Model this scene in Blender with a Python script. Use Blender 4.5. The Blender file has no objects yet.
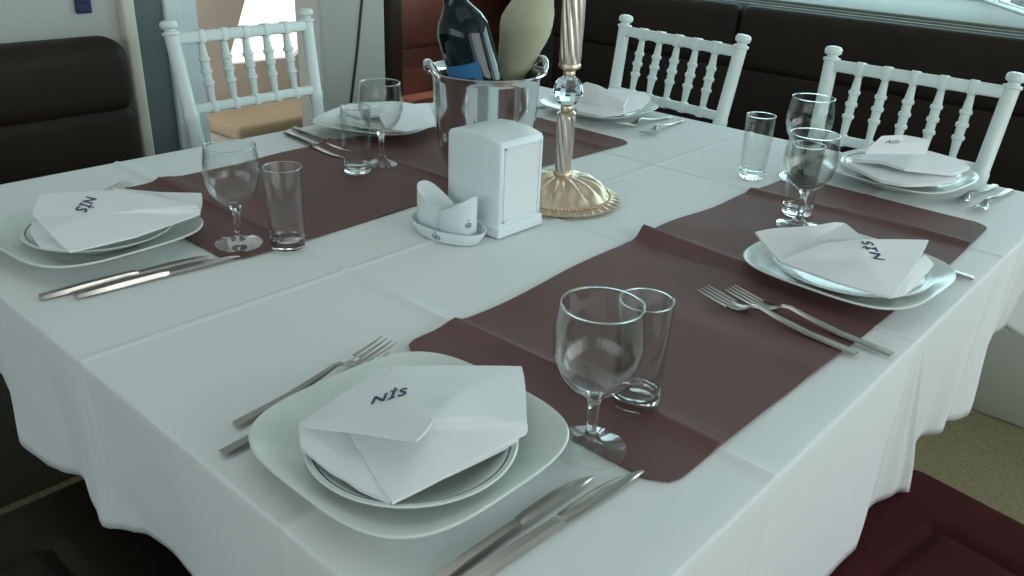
import bpy, bmesh, math, random
from math import sin, cos, pi, radians
from mathutils import Vector, Matrix
from mathutils.bvhtree import BVHTree

S = bpy.context.scene
COL = S.collection
random.seed(4)

# ------------------------------------------------------------------ camera, world, lights, exposure
cam_d = bpy.data.cameras.new('camera')
cam = bpy.data.objects.new('camera', cam_d)
COL.objects.link(cam)
S.camera = cam
cam_d.sensor_fit = 'HORIZONTAL'
cam_d.sensor_width = 36.0
cam_d.lens = 849.29 / 1024 * 36.0
cam_d.clip_start = 0.02
_R = ((0.67052206, -0.74084448, 0.03936525),
      (-0.28817154, -0.30897779, -0.90636079),
      (0.68363538, 0.59639096, -0.42066673))
_X, _Y, _Z = Vector(_R[0]), -Vector(_R[1]), -Vector(_R[2])
_m = Matrix(((_X.x, _Y.x, _Z.x, -0.30997), (_X.y, _Y.y, _Z.y, -0.24674), (_X.z, _Y.z, _Z.z, 1.25), (0, 0, 0, 1)))
cam.matrix_world = _m

S.view_settings.view_transform = 'Standard'
S.view_settings.look = 'None'
S.view_settings.gamma = 1.0
S.view_settings.use_curve_mapping = False
S.view_settings.exposure = 0.0

world = bpy.data.worlds.new('sky')
S.world = world
world.use_nodes = True
wb = world.node_tree.nodes['Background']
wb.inputs[0].default_value = (0.86, 0.97, 1.0, 1)
wb.inputs[1].default_value = 1.5

def area(name, loc, rot, sx, sy, power, col):
    d = bpy.data.lights.new(name, 'AREA')
    d.shape = 'RECTANGLE'; d.size = sx; d.size_y = sy; d.energy = power; d.color = col
    o = bpy.data.objects.new(name, d); COL.objects.link(o)
    o.location = loc; o.rotation_euler = rot
    return o
# daylight through the side and aft window openings, then two added fill lamps
area('window_daylight_side', (1.6, -2.75, 1.55), (radians(90), 0, 0), 3.4, 1.1, 36, (0.95, 1.0, 0.97))
area('window_daylight_aft', (3.75, 0.4, 1.5), (radians(90), 0, radians(90)), 4.6, 0.85, 62, (0.86, 0.98, 1.0))
area('fill_light_fore', (-2.75, 0.2, 1.5), (radians(90), 0, radians(-90)), 3.0, 0.9, 8, (0.84, 0.98, 1.0))  # unseen fill from behind the camera, added to lift the table's left half
area('ceiling_fill_light', (0.45, 0.8, 2.14), (0, 0, 0), 1.5, 1.5, 3.2, (0.92, 1.0, 0.99))  # unseen overhead fill, added to even out brightness across the tabletop
sd = bpy.data.lights.new('sun', 'SUN'); sd.energy = 4.0; sd.angle = radians(0.6); sd.color = (1.0, 0.95, 0.86)
sun = bpy.data.objects.new('sun', sd); COL.objects.link(sun)
sun.rotation_euler = Vector((-0.40, 0.12, -0.9)).to_track_quat('-Z', 'Y').to_euler()

# ------------------------------------------------------------------ helpers
def mat(name, col, rough=0.5, metal=0.0, bump=None, var=None, spec=None, coat=0.0, sheen=0.0):
    m = bpy.data.materials.new(name); m.use_nodes = True
    nt = m.node_tree; b = nt.nodes['Principled BSDF']
    b.inputs['Base Color'].default_value = (*col, 1)
    b.inputs['Roughness'].default_value = rough
    b.inputs['Metallic'].default_value = metal
    if spec is not None: b.inputs['Specular IOR Level'].default_value = spec
    if coat: b.inputs['Coat Weight'].default_value = coat
    if sheen: b.inputs['Sheen Weight'].default_value = sheen
    tc = nt.nodes.new('ShaderNodeTexCoord')
    if bump:
        n = nt.nodes.new('ShaderNodeTexNoise'); n.inputs['Scale'].default_value = bump[0]; n.inputs['Detail'].default_value = 4
        bn = nt.nodes.new('ShaderNodeBump'); bn.inputs['Strength'].default_value = bump[1]; bn.inputs['Distance'].default_value = bump[2]
        nt.links.new(tc.outputs['Object'], n.inputs['Vector']); nt.links.new(n.outputs['Fac'], bn.inputs['Height'])
        nt.links.new(bn.outputs['Normal'], b.inputs['Normal'])
    if var:
        n = nt.nodes.new('ShaderNodeTexNoise'); n.inputs['Scale'].default_value = var[0]; n.inputs['Detail'].default_value = 5
        r = nt.nodes.new('ShaderNodeValToRGB')
        r.color_ramp.elements[0].position = 0.3; r.color_ramp.elements[1].position = 0.7
        r.color_ramp.elements[0].color = (*[c * (1 - var[1]) for c in col], 1)
        r.color_ramp.elements[1].color = (*[min(1, c * (1 + var[1])) for c in col], 1)
        nt.links.new(tc.outputs['Object'], n.inputs['Vector']); nt.links.new(n.outputs['Fac'], r.inputs['Fac'])
        nt.links.new(r.outputs['Color'], b.inputs['Base Color'])
    return m

M = {}
M['cloth'] = mat('white_tablecloth_cotton', (0.73, 0.765, 0.765), 0.85, bump=(900, 0.15, 0.0006), spec=0.2)
M['napkin'] = mat('white_napkin_cotton', (0.77, 0.805, 0.81), 0.9, bump=(700, 0.15, 0.0006), spec=0.2)
M['runner'] = mat('mauve_brown_runner_satin', (0.138, 0.074, 0.068), 0.65, bump=(500, 0.12, 0.0008), var=(6, 0.10), spec=0.2)
M['china'] = mat('white_glazed_china', (0.68, 0.73, 0.70), 0.18, spec=0.4)
M['china_rim'] = mat('navy_painted_line', (0.04, 0.06, 0.13), 0.2)
M['steel'] = mat('polished_cutlery_steel', (0.42, 0.39, 0.355), 0.28, 1.0)
M['bucket'] = mat('polished_bucket_steel', (0.72, 0.74, 0.75), 0.10, 1.0)
M['gold'] = mat('aged_champagne_metal', (0.68, 0.54, 0.40), 0.38, 1.0)
M['silver'] = mat('satin_silver_metal', (0.68, 0.60, 0.53), 0.36, 1.0)
M['plastic'] = mat('white_plastic', (0.74, 0.82, 0.83), 0.3)
M['porcelain'] = mat('white_porcelain', (0.72, 0.78, 0.79), 0.18)
M['blue_ink'] = mat('blue_print', (0.05, 0.10, 0.24), 0.5)
M['navy_ink'] = mat('navy_print', (0.02, 0.035, 0.11), 0.6)
M['chair'] = mat('white_chair_lacquer', (0.70, 0.78, 0.76), 0.35)
M['leather'] = mat('dark_brown_leather', (0.017, 0.0095, 0.006), 0.6, bump=(60, 0.2, 0.002), var=(4, 0.25), spec=0.25)
M['red_brown'] = mat('reddish_brown_leather', (0.13, 0.045, 0.03), 0.45, bump=(60, 0.2, 0.002), var=(4, 0.2))
M['burgundy'] = mat('burgundy_velour', (0.045, 0.009, 0.010), 0.95, bump=(150, 0.3, 0.002), var=(7, 0.2), spec=0.1)
M['wall'] = mat('white_wall_laminate', (0.46, 0.48, 0.45), 0.5, var=(2, 0.03))
M['pillar'] = mat('pale_grey_laminate', (0.40, 0.41, 0.38), 0.5, var=(2, 0.03))
M['cream'] = mat('cream_trim', (0.66, 0.62, 0.53), 0.5)
M['teal'] = mat('grey_teal_panel', (0.10, 0.135, 0.135), 0.5, var=(3, 0.06))
M['base'] = mat('off_white_base_panel', (0.55, 0.56, 0.50), 0.5)
M['shaded_base'] = mat('shaded_base_panel', (0.10, 0.10, 0.08), 0.6)  # off-white panel darkened, with its shade put into the colour
M['sill'] = mat('grey_beige_moulding', (0.13, 0.14, 0.115), 0.6)
M['sill_edge'] = mat('grey_moulding_edge', (0.14, 0.18, 0.17), 0.5)
M['ceiling'] = mat('white_ceiling', (0.62, 0.63, 0.62), 0.7)
M['frame'] = mat('white_aluminium_frame', (0.66, 0.74, 0.76), 0.35)
M['tan'] = mat('tan_cushion_fabric', (0.52, 0.39, 0.25), 0.9, bump=(200, 0.2, 0.002), var=(5, 0.1))
M['beige'] = mat('beige_canvas', (0.76, 0.63, 0.55), 0.9, var=(3, 0.08))
M['black'] = mat('black_plastic', (0.012, 0.012, 0.014), 0.45)
M['navy'] = mat('navy_switch_plastic', (0.02, 0.03, 0.09), 0.4)
M['wood'] = mat('dark_table_wood', (0.05, 0.032, 0.02), 0.5, var=(8, 0.2))
M['bottle_glass'] = mat('near_black_bottle_glass', (0.003, 0.010, 0.012), 0.05, spec=0.4)
M['blue_label'] = mat('blue_paper_label', (0.012, 0.12, 0.30), 0.55)
M['wrap'] = mat('pale_straw_cloth', (0.45, 0.45, 0.32), 0.85, bump=(35, 0.35, 0.004), var=(14, 0.10))
M['deck'] = mat('pale_deck', (0.5, 0.46, 0.40), 0.7, var=(5, 0.1))

def carpet():
    m = mat('olive_carpet', (0.155, 0.135, 0.085), 0.95, bump=(160, 0.8, 0.006), spec=0.1)
    nt = m.node_tree; b = nt.nodes['Principled BSDF']
    tc = nt.nodes.new('ShaderNodeTexCoord')
    ck = nt.nodes.new('ShaderNodeTexVoronoi'); ck.inputs['Scale'].default_value = 230
    r = nt.nodes.new('ShaderNodeValToRGB')
    r.color_ramp.elements[0].color = (0.38, 0.335, 0.19, 1); r.color_ramp.elements[1].color = (0.20, 0.175, 0.10, 1)
    nt.links.new(tc.outputs['Object'], ck.inputs['Vector']); nt.links.new(ck.outputs['Distance'], r.inputs['Fac'])
    nt.links.new(r.outputs['Color'], b.inputs['Base Color'])
    return m
M['carpet'] = carpet()

def glassmat(name, col, ior=1.45, rough=0.0):
    m = bpy.data.materials.new(name); m.use_nodes = True
    nt = m.node_tree; nt.nodes.remove(nt.nodes['Principled BSDF'])
    g = nt.nodes.new('ShaderNodeBsdfGlass'); g.inputs['Color'].default_value = (*col, 1)
    g.inputs['IOR'].default_value = ior; g.inputs['Roughness'].default_value = rough
    nt.links.new(g.outputs[0], nt.nodes['Material Output'].inputs[0])
    return m
M['glass'] = glassmat('clear_drinking_glass', (0.985, 1.0, 0.995))
M['rim'] = glassmat('fire_polished_glass_rim', (0.97, 1.0, 0.99), 1.5, 0.15)
M['crystal'] = glassmat('cut_crystal', (0.93, 0.98, 1.0), 1.6)
def thinglass():
    # thin blown glass wall: clear, mirror-like towards grazing angles
    m = bpy.data.materials.new('thin_clear_glass'); m.use_nodes = True
    nt = m.node_tree; nt.nodes.remove(nt.nodes['Principled BSDF'])
    lw = nt.nodes.new('ShaderNodeLayerWeight'); lw.inputs['Blend'].default_value = 0.5
    p = nt.nodes.new('ShaderNodeMath'); p.operation = 'POWER'; p.inputs[1].default_value = 2.6
    q = nt.nodes.new('ShaderNodeMath'); q.operation = 'MULTIPLY_ADD'; q.inputs[1].default_value = 0.68; q.inputs[2].default_value = 0.03
    t = nt.nodes.new('ShaderNodeBsdfTransparent'); t.inputs[0].default_value = (0.975, 0.985, 0.98, 1)
    g = nt.nodes.new('ShaderNodeBsdfGlossy'); g.inputs['Roughness'].default_value = 0.0
    x = nt.nodes.new('ShaderNodeMixShader')
    nt.links.new(lw.outputs['Facing'], p.inputs[0]); nt.links.new(p.outputs[0], q.inputs[0]); nt.links.new(q.outputs[0], x.inputs[0])
    nt.links.new(t.outputs[0], x.inputs[1]); nt.links.new(g.outputs[0], x.inputs[2])
    nt.links.new(x.outputs[0], nt.nodes['Material Output'].inputs[0])
    return m
M['thin'] = thinglass()
def panemat():
    m = bpy.data.materials.new('window_pane_glass'); m.use_nodes = True
    nt = m.node_tree; nt.nodes.remove(nt.nodes['Principled BSDF'])
    t = nt.nodes.new('ShaderNodeBsdfTransparent'); t.inputs[0].default_value = (0.80, 0.93, 0.94, 1)
    g = nt.nodes.new('ShaderNodeBsdfGlossy'); g.inputs['Roughness'].default_value = 0.02
    x = nt.nodes.new('ShaderNodeMixShader'); x.inputs[0].default_value = 0.08
    nt.links.new(t.outputs[0], x.inputs[1]); nt.links.new(g.outputs[0], x.inputs[2])
    nt.links.new(x.outputs[0], nt.nodes['Material Output'].inputs[0])
    return m
M['pane'] = panemat()

def obj(name, bm, mats, parent=None, smooth=True, loc=None, norm=True):
    if norm: bmesh.ops.recalc_face_normals(bm, faces=bm.faces)
    me = bpy.data.meshes.new(name)
    bm.to_mesh(me); bm.free()
    for k in (mats if isinstance(mats, (list, tuple)) else [mats]): me.materials.append(M[k])
    if smooth:
        for p in me.polygons: p.use_smooth = True
        me.set_sharp_from_angle(angle=radians(38))
    o = bpy.data.objects.new(name, me); COL.objects.link(o)
    if parent: o.parent = parent
    if loc: o.location = loc
    return o

def tag(o, label, cat, group=None):
    o['label'] = label; o['category'] = cat
    if group: o['group'] = group
    return o

def thing(name, label, cat, loc=(0, 0, 0), rz=0.0, group=None):
    o = bpy.data.objects.new(name, None); COL.objects.link(o)
    o.empty_display_size = 0.05
    o.location = loc; o.rotation_euler = (0, 0, rz)
    return tag(o, label, cat, group)

def struct(o):
    o['kind'] = 'structure'; return o

def copy_tree(o, parent=None):
    c = o.copy(); COL.objects.link(c)
    if parent: c.parent = parent
    for ch in list(o.children): copy_tree(ch, c)
    return c

def clone(o, label, loc=None, rz=None, group=None):
    c = copy_tree(o); c['label'] = label
    if loc is not None: c.location = loc
    if rz is not None: c.rotation_euler = (0, 0, rz)
    if group: c['group'] = group
    return c

def box(bm, a, b, bevel=0.0, seg=3, mi=0, matrix=None):
    r = bmesh.ops.create_cube(bm, size=1)
    vs = r['verts']
    for v in vs:
        v.co = Vector(((a[0] + b[0]) / 2 + v.co.x * (b[0] - a[0]), (a[1] + b[1]) / 2 + v.co.y * (b[1] - a[1]), (a[2] + b[2]) / 2 + v.co.z * (b[2] - a[2])))
    if matrix:
        for v in vs: v.co = matrix @ v.co
    fs = list({f for v in vs for f in v.link_faces})
    for f in fs: f.material_index = mi
    if bevel:
        es = list({e for v in vs for e in v.link_edges})
        bmesh.ops.bevel(bm, geom=es, offset=bevel, segments=seg, profile=0.5, affect='EDGES')
    return bm

def bxo(name, a, b, m, parent=None, bevel=0.0, seg=3):
    return obj(name, box(bmesh.new(), a, b, bevel, seg), m, parent)

def lathe(bm, prof, seg=48, cx=0, cy=0, rf=None, mi=None, cap=True):
    """prof: (r,z) list; rf(i,theta,r,z)->(r,z)"""
    rings = []
    for i, (r, z) in enumerate(prof):
        if r < 1e-6:
            rings.append([bm.verts.new((cx, cy, z))]); continue
        ring = []
        for k in range(seg):
            t = 2 * pi * k / seg
            rr, zz = rf(i, t, r, z) if rf else (r, z)
            ring.append(bm.verts.new((cx + rr * cos(t), cy + rr * sin(t), zz)))
        rings.append(ring)
    for i in range(len(rings) - 1):
        A, B = rings[i], rings[i + 1]
        for k in range(seg):
            k2 = (k + 1) % seg
            if len(A) == 1 and len(B) == 1: continue
            if len(A) == 1: f = bm.faces.new((A[0], B[k], B[k2]))
            elif len(B) == 1: f = bm.faces.new((A[k], B[0], A[k2]))
            else: f = bm.faces.new((A[k], B[k], B[k2], A[k2]))
            if mi: f.material_index = mi[i]
    return bm
def flipped(bm):
    bmesh.ops.reverse_faces(bm, faces=bm.faces); return bm

def tube(bm, pts, rad, seg=10, closed=False, caps=True):
    pts = [Vector(p) for p in pts]
    n = len(pts)
    rads = rad if isinstance(rad, (list, tuple)) else [rad] * n
    rings = []
    up = Vector((0, 0, 1))
    for i, p in enumerate(pts):
        if closed: d = pts[(i + 1) % n] - pts[i - 1]
        else: d = pts[min(i + 1, n - 1)] - pts[max(i - 1, 0)]
        d.normalize()
        a = up if abs(d.dot(up)) < 0.95 else Vector((1, 0, 0))
        u = d.cross(a).normalized(); v = d.cross(u).normalized()
        rings.append([bm.verts.new(p + rads[i] * (cos(2 * pi * k / seg) * u + sin(2 * pi * k / seg) * v)) for k in range(seg)])
    m = n if closed else n - 1
    for i in range(m):
        A, B = rings[i], rings[(i + 1) % n]
        for k in range(seg):
            bm.faces.new((A[k], B[k], B[(k + 1) % seg], A[(k + 1) % seg]))
    if caps and not closed:
        bm.faces.new(rings[0]); bm.faces.new(list(reversed(rings[-1])))
    return bm

def turned(bm, p0, p1, prof, seg=14):
    """a turned rod from p0 to p1; prof: (t, radius)"""
    p0, p1 = Vector(p0), Vector(p1)
    return tube(bm, [p0.lerp(p1, t) for t, r in prof], [r for t, r in prof], seg)

def prism(bm, poly, z0, z1):
    a = [bm.verts.new((x, y, z0)) for x, y in poly]; b = [bm.verts.new((x, y, z1)) for x, y in poly]
    n = len(poly)
    bm.faces.new(list(reversed(a))); bm.faces.new(b)
    for i in range(n): bm.faces.new((a[i], a[(i + 1) % n], b[(i + 1) % n], b[i]))
    return bm

def interp(tab, x):
    """smooth interpolation through (x,v) pairs"""
    if x <= tab[0][0]: return tab[0][1]
    for (a, va), (b, vb) in zip(tab, tab[1:]):
        if x <= b:
            t = (x - a) / (b - a); t = t * t * (3 - 2 * t)
            return va + (vb - va) * t
    return tab[-1][1]

# ------------------------------------------------------------------ room shell
bm = box(bmesh.new(), (-2.6, -2.9, -0.08), (3.7, 3.1, 0.0)); struct(obj('floor', bm, 'carpet', smooth=False))
struct(bxo('ceiling', (-2.6, -2.9, 2.15), (3.7, 2.24, 2.25), 'ceiling'))
# far wall with the door opening, left of it behind the dark banquette
struct(bxo('wall_far', (-2.6, 2.13, 0), (0.775, 2.22, 2.15), 'wall'))
struct(bxo('trim_cream_edge', (0.755, 2.10, 0), (0.79, 2.24, 2.15), 'cream', bevel=0.008))
struct(bxo('wall_far_pillar', (1.40, 2.12, 0), (1.675, 2.26, 2.15), 'pillar', bevel=0.012))
struct(bxo('wall_far_header', (0.79, 2.14, 1.95), (1.40, 2.22, 2.15), 'wall'))
# dark joint running down the pillar, leaning
bm = bmesh.new()
tube(bm, [(1.575, 2.117, 0.915), (1.545, 2.117, 0.74), (1.512, 2.117, 0.58), (1.45, 2.117, 0.25)], 0.0045, 6)
tube(bm, [(1.575, 2.117, 0.915), (1.62, 2.117, 1.2), (1.66, 2.117, 1.6)], 0.0045, 6)
struct(obj('trim_pillar_joint', bm, 'black'))
struct(obj('wall_partition', prism(bmesh.new(), [(1.71, 2.24), (1.76, 2.24), (1.985, 2.52), (1.985, 2.93), (1.945, 2.93), (1.945, 2.54)], 0, 2.15), 'pillar', smooth=False))
struct(bxo('wall_alcove', (1.98, 2.85, 0), (3.6, 2.95, 2.15), 'wall'))
struct(bxo('wall_left', (-2.6, -2.9, 0), (-2.5, 2.22, 1.0), 'wall'))
struct(bxo('wall_left_header', (-2.6, -2.9, 2.0), (-2.5, 2.22, 2.15), 'wall'))
bm = bmesh.new()
for y in (-2.5, -1.35, 0.15, 1.7): box(bm, (-2.59, y, 1.0), (-2.53, y + 0.06, 2.0), 0.006, 2)
struct(obj('window_fore_added', bm, 'frame'))  # unseen window bars, added to go with the fore fill lamp
# window side behind the long banquette
struct(bxo('wall_right', (3.50, -2.9, 0), (3.63, 3.0, 0.93), 'wall'))
struct(bxo('wall_right_header_eave', (3.50, -2.9, 1.95), (4.5, 3.0, 2.15), 'wall'))  # header stretched outward as an unseen eave, added to keep the sun out
bm = bmesh.new(); box(bm, (2.575, -2.6, 0.915), (3.52, 2.84, 0.945), 0.006, 2); struct(obj('trim_window_sill', bm, 'sill'))
bm = bmesh.new(); box(bm, (2.556, -2.6, 0.895), (2.574, 2.84, 0.938), 0.004, 2); struct(obj('trim_sill_edge', bm, 'sill_edge'))
bm = bmesh.new(); tube(bm, [(2.60, -2.6, 0.948), (2.60, 2.84, 0.948)], 0.006, 8); struct(obj('trim_sill_bead', bm, 'sill'))
bm = bmesh.new()
tube(bm, [(3.50, .712, .950), (3.115, .478, .950), (2.66, .201, .950)], .0085, 8)
tube(bm, [(3.50, .655, .950), (3.16, .448, .950), (2.70, .168, .950)], .005, 8)
struct(obj('trim_sill_rail', bm, 'frame'))
def window(name, y0, y1):
    w = bpy.data.objects.new(name, None); COL.objects.link(w); struct(w)
    bm = bmesh.new()
    for a, b in (((3.505, y0, 0.946), (3.57, y1, 0.985)), ((3.505, y0, 1.91), (3.57, y1, 1.95)), ((3.505, y0, 0.985), (3.57, y0 + 0.045, 1.91)), ((3.505, y1 - 0.045, 0.985), (3.57, y1, 1.91))):
        box(bm, a, b, 0.006, 2)
    obj('window_frame', bm, 'frame', w)
    bxo('window_pane', (3.535, y0 + 0.04, 0.98), (3.539, y1 - 0.04, 1.92), 'pane', w)
window('window_1', -2.4, -0.75); window('window_2', -0.7, 0.62); window('window_3', 0.67, 2.0); window('window_4', 2.05, 2.84)
# near side wall: low dado, glazed above
struct(bxo('wall_near', (-2.6, -2.6, 0), (3.5, -2.5, 0.75), 'wall'))
struct(bxo('wall_near_header', (-2.6, -2.6, 2.0), (3.5, -2.5, 2.15), 'wall'))
bm = bmesh.new()
for x in (-2.5, -1.0, 0.4, 1.8, 2.94): box(bm, (x, -2.58, 0.75), (x + 0.05, -2.52, 2.0), 0.006, 2)
struct(obj('window_5', bm, 'frame'))
struct(bxo('wall_near_blank', (-2.6, -2.6, 0.75), (-0.95, -2.5, 2.0), 'wall'))

# sliding door standing in the far doorway
d = bpy.data.objects.new('door_1', None); COL.objects.link(d); struct(d)
bxo('door_panel', (0.79, 2.125, 0), (0.878, 2.165, 1.95), 'teal', d)
bxo('door_frame', (0.878, 2.11, 0), (0.925, 2.18, 1.95), 'frame', d, 0.006)
bxo('door_glass', (0.925, 2.135, 0), (0.985, 2.143, 1.95), 'frame', d)
h = bxo('door_handle', (0.912, 2.085, 0.53), (0.928, 2.112, 0.61), 'black', d, 0.005)
# outside beyond the doorway
t = thing('deck_bench', 'tan cushioned deck bench with beige canvas back seen through the doorway', 'bench', (1.4, 2.6, 0))
def tb(name, a, b, m, bevel=0, parent=t):
    off = parent.location
    return bxo(name, tuple(a[i] - (1.4, 2.6, 0)[i] for i in range(3)), tuple(b[i] - (1.4, 2.6, 0)[i] for i in range(3)), m, parent, bevel)
tb('bench_base', (0.95, 2.47, 0), (1.87, 2.85, 0.40), 'base')
tb('seat_cushion', (1.27, 2.46, 0.40), (1.87, 2.86, 0.455), 'tan', 0.015)
struct(bxo('floor_deck', (-0.5, 3.1, -0.08), (6, 9, 0.0), 'deck'))
# beige screen behind the bench, slanting cut-out shaped to stand in for a sunlit patch
bm = bmesh.new()
out = [(0.7, 0.0), (1.90, 0.0), (1.90, 0.66), (1.86, 0.625), (1.80, 0.59), (1.49, 0.590), (1.73, 1.15), (1.90, 1.15), (1.90, 1.5), (0.7, 1.5)]
vs = [bm.verts.new((x, 2.87, z)) for x, z in out]; bm.faces.new(vs)
r = bmesh.ops.extrude_face_region(bm, geom=bm.faces[:]); bmesh.ops.translate(bm, verts=[v for v in r['geom'] if isinstance(v, bmesh.types.BMVert)], vec=(0, 0.03, 0))
bmesh.ops.triangulate(bm, faces=[f for f in bm.faces if len(f.verts) > 4])
struct(obj('wall_deck_screen', bm, 'beige', smooth=False))

# wall switch
t = thing('wall_switch', 'small navy blue switch plate on the white wall above the banquette', 'switch', (0.664, 2.13, 0.968))
sp_ = bxo('switch_plate', (-0.02, -0.012, -0.045), (0.02, 0, 0.045), 'navy', t, 0.004)
bxo('rocker', (-0.011, -0.016, -0.02), (0.011, -0.012, 0.02), 'navy', sp_, 0.002)

# ------------------------------------------------------------------ banquettes
def rbox(name, a, b, m, parent, o, bev=0.04, seg=5):
    return obj(name, box(bmesh.new(), tuple(a[i] - o[i] for i in range(3)), tuple(b[i] - o[i] for i in range(3)), bev, seg), m, parent)

o = (-0.4, 1.8, 0)
t = thing('banquette', 'dark brown leather banquette against the white wall at the left', 'sofa', o)
rbox('base', (-1.6, 1.52, 0), (0.64, 2.12, 0.33), 'shaded_base', t, o, 0.01, 2)
rbox('seat_cushion', (-1.6, 1.50, 0.33), (0.655, 2.03, 0.46), 'leather', t, o, 0.045)
rbox('lower_back_cushion', (-1.6, 1.99, 0.44), (0.72, 2.125, 0.715), 'leather', t, o, 0.05)
rbox('upper_back_cushion', (-1.6, 1.985, 0.675), (0.716, 2.125, 0.874), 'leather', t, o, 0.055)

o = (2.3, 0.3, 0)
t = thing('banquette', 'long dark brown leather banquette below the window sill behind two white chairs', 'sofa', o)
rbox('base', (2.06, -2.3, 0), (2.62, 2.05, 0.33), 'base', t, o, 0.01, 2)
for y0, y1 in ((-2.3, -0.2), (-0.2, 1.215), (1.215, 2.05)):
    rbox('seat_cushion', (2.04, y0, 0.33), (2.53, y1, 0.46), 'leather', t, o, 0.04)
    rbox('lower_back_cushion', (2.495, y0, 0.44), (2.63, y1, 0.745), 'leather', t, o, 0.035)
    rbox('upper_back_cushion', (2.485, y0, 0.715), (2.56, y1, 0.935), 'leather', t, o, 0.035)

o = (2.4, 2.5, 0)
t = thing('banquette', 'reddish brown leather corner seat behind the ice bucket, beside the grey pillar', 'sofa', o)
rbox('base', (2.10, 2.12, 0), (2.88, 2.78, 0.30), 'base', t, o, 0.01, 2)
rbox('seat_cushion', (2.10, 2.08, 0.30), (2.88, 2.62, 0.43), 'red_brown', t, o, 0.04)
rbox('lower_back_cushion', (2.13, 2.60, 0.41), (2.88, 2.78, 0.635), 'red_brown', t, o, 0.03)
rbox('upper_back_cushion', (2.13, 2.585, 0.62), (2.88, 2.78, 0.93), 'red_brown', t, o, 0.03)
rbox('side_bolster', (2.055, 2.56, 0.28), (2.15, 2.80, 0.94), 'leather', t, o, 0.03)

# burgundy bench seat at the lower right
o = (0.650, -0.262, 0)
t = thing('upholstered_bench', 'burgundy velour bench seat with stitched border beside the hanging tablecloth', 'bench', o, radians(-9))
def seat_bm():
    bm = bmesh.new()
    x0, x1, y0, y1 = -0.42, 0.325, -0.40, 0.345
    nx = ny = 44
    V = []
    def h(x, y):
        # border roll and sunk centre with stitched seams
        dx = min(x - x0, x1 - x); dy = min(y - y0, y1 - y)
        e = min(dx, dy)
        z = 0.425
        z -= 0.025 * max(0, 1 - dx / 0.03) ** 2 + 0.025 * max(0, 1 - dy / 0.03) ** 2
        sx = abs(x - (x1 - 0.135)); sy = abs(y - (y1 - 0.125)); sx2 = abs(x - (x0 + 0.135)); sy2 = abs(y - (y0 + 0.125))
        g = 0
        if y < y1 - 0.125 and y > y0 + .125: g = max(g, max(0, 1 - sx / 0.016), max(0, 1 - sx2 / 0.016))
        if x < x1 - 0.135 and x > x0 + .135: g = max(g, max(0, 1 - sy / 0.016), max(0, 1 - sy2 / 0.016))
        return z - 0.010 * g
    xs = [x0 + (x1 - x0) * i / 90 for i in range(91)]; ys = [y0 + (y1 - y0) * i / 90 for i in range(91)]
    def rc(x, y):   # rounded plan corners
        R = 0.045
        cx = min(max(x, x0 + R), x1 - R); cy = min(max(y, y0 + R), y1 - R)
        dx, dy = x - cx, y - cy
        if dx and dy:
            m = max(abs(dx), abs(dy)); l = math.hypot(dx, dy)
            return cx + dx * m / l, cy + dy * m / l
        return x, y
    for x in xs: V.append([bm.verts.new((*rc(x, y), h(x, y))) for y in ys])
    for i in range(90):
        for j in range(90): bm.faces.new((V[i][j], V[i + 1][j], V[i + 1][j + 1], V[i][j + 1]))
    edge = [e for e in bm.edges if e.is_boundary]
    r = bmesh.ops.extrude_edge_only(bm, edges=edge)
    for v in r['geom']:
        if isinstance(v, bmesh.types.BMVert): v.co.z = 0.295
    bmesh.ops.holes_fill(bm, edges=[e for e in bm.edges if e.is_boundary])
    return bm
obj('seat', seat_bm(), 'burgundy', t)
rbox('skirt', (0.25, -0.64, 0.12), (0.955, 0.06, 0.300), 'burgundy', t, o, 0.02)
for x in (0.30, 0.88):
    for y in (-0.64, -0.04):
        bm = bmesh.new(); turned(bm, (x - o[0], y - o[1], 0), (x - o[0], y - o[1], 0.125), [(0, .018), (.5, .022), (1, .026)]); obj('leg', bm, 'black', t)

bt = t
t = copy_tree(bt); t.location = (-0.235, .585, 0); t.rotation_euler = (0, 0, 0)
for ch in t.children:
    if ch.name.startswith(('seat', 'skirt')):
        ch.data = ch.data.copy(); ch.data.materials[0] = M['leather']  # dark leather swapped in, shade under the cloth put into the colour
t['label'] = 'bench seat coloured dark for the shade under the left side of the tablecloth'
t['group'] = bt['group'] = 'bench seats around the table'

# ------------------------------------------------------------------ table and cloths
W, L, TZ = 1.595, 1.375, 0.75
o = (W / 2, L / 2, 0)
t = thing('dining_table', 'rectangular dining table hidden beneath the white tablecloth', 'table', o)
rbox('tabletop', (0.012, 0.012, 0.705), (W - 0.012, L - 0.012, 0.7465), 'wood', t, o, 0.006, 2)
for y in (0.45, L - 0.45):
    bm = bmesh.new()
    lathe(bm, [(0, .02), (.03, .02), (.045, .06), (.038, .12), (.035, .4), (.045, .62), (.06, .70), (.06, .706), (0, .706)], 24, W / 2 - o[0], y - o[1])
    obj('pedestal', bm, 'wood', t)
    bm = bmesh.new(); box(bm, (-0.33, y - o[1] - 0.04, 0), (0.33, y - o[1] + 0.04, 0.035), 0.01, 2); obj('foot', bm, 'wood', t)

CRX = (0.371, 0.766, 1.178); CRY = (0.27, 0.668, 1.07)
def crease(x, y):
    z = 0
    for c in CRX: z += 0.0050 * max(0, 1 - abs(x - c) / 0.007)
    for c in CRY: z += 0.0042 * max(0, 1 - abs(y - c) / 0.007)
    return z
def wav(x, y):
    return 0.0006 * (sin(9 * x + 3 * y) + sin(13 * y - 5 * x + 1))

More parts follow.
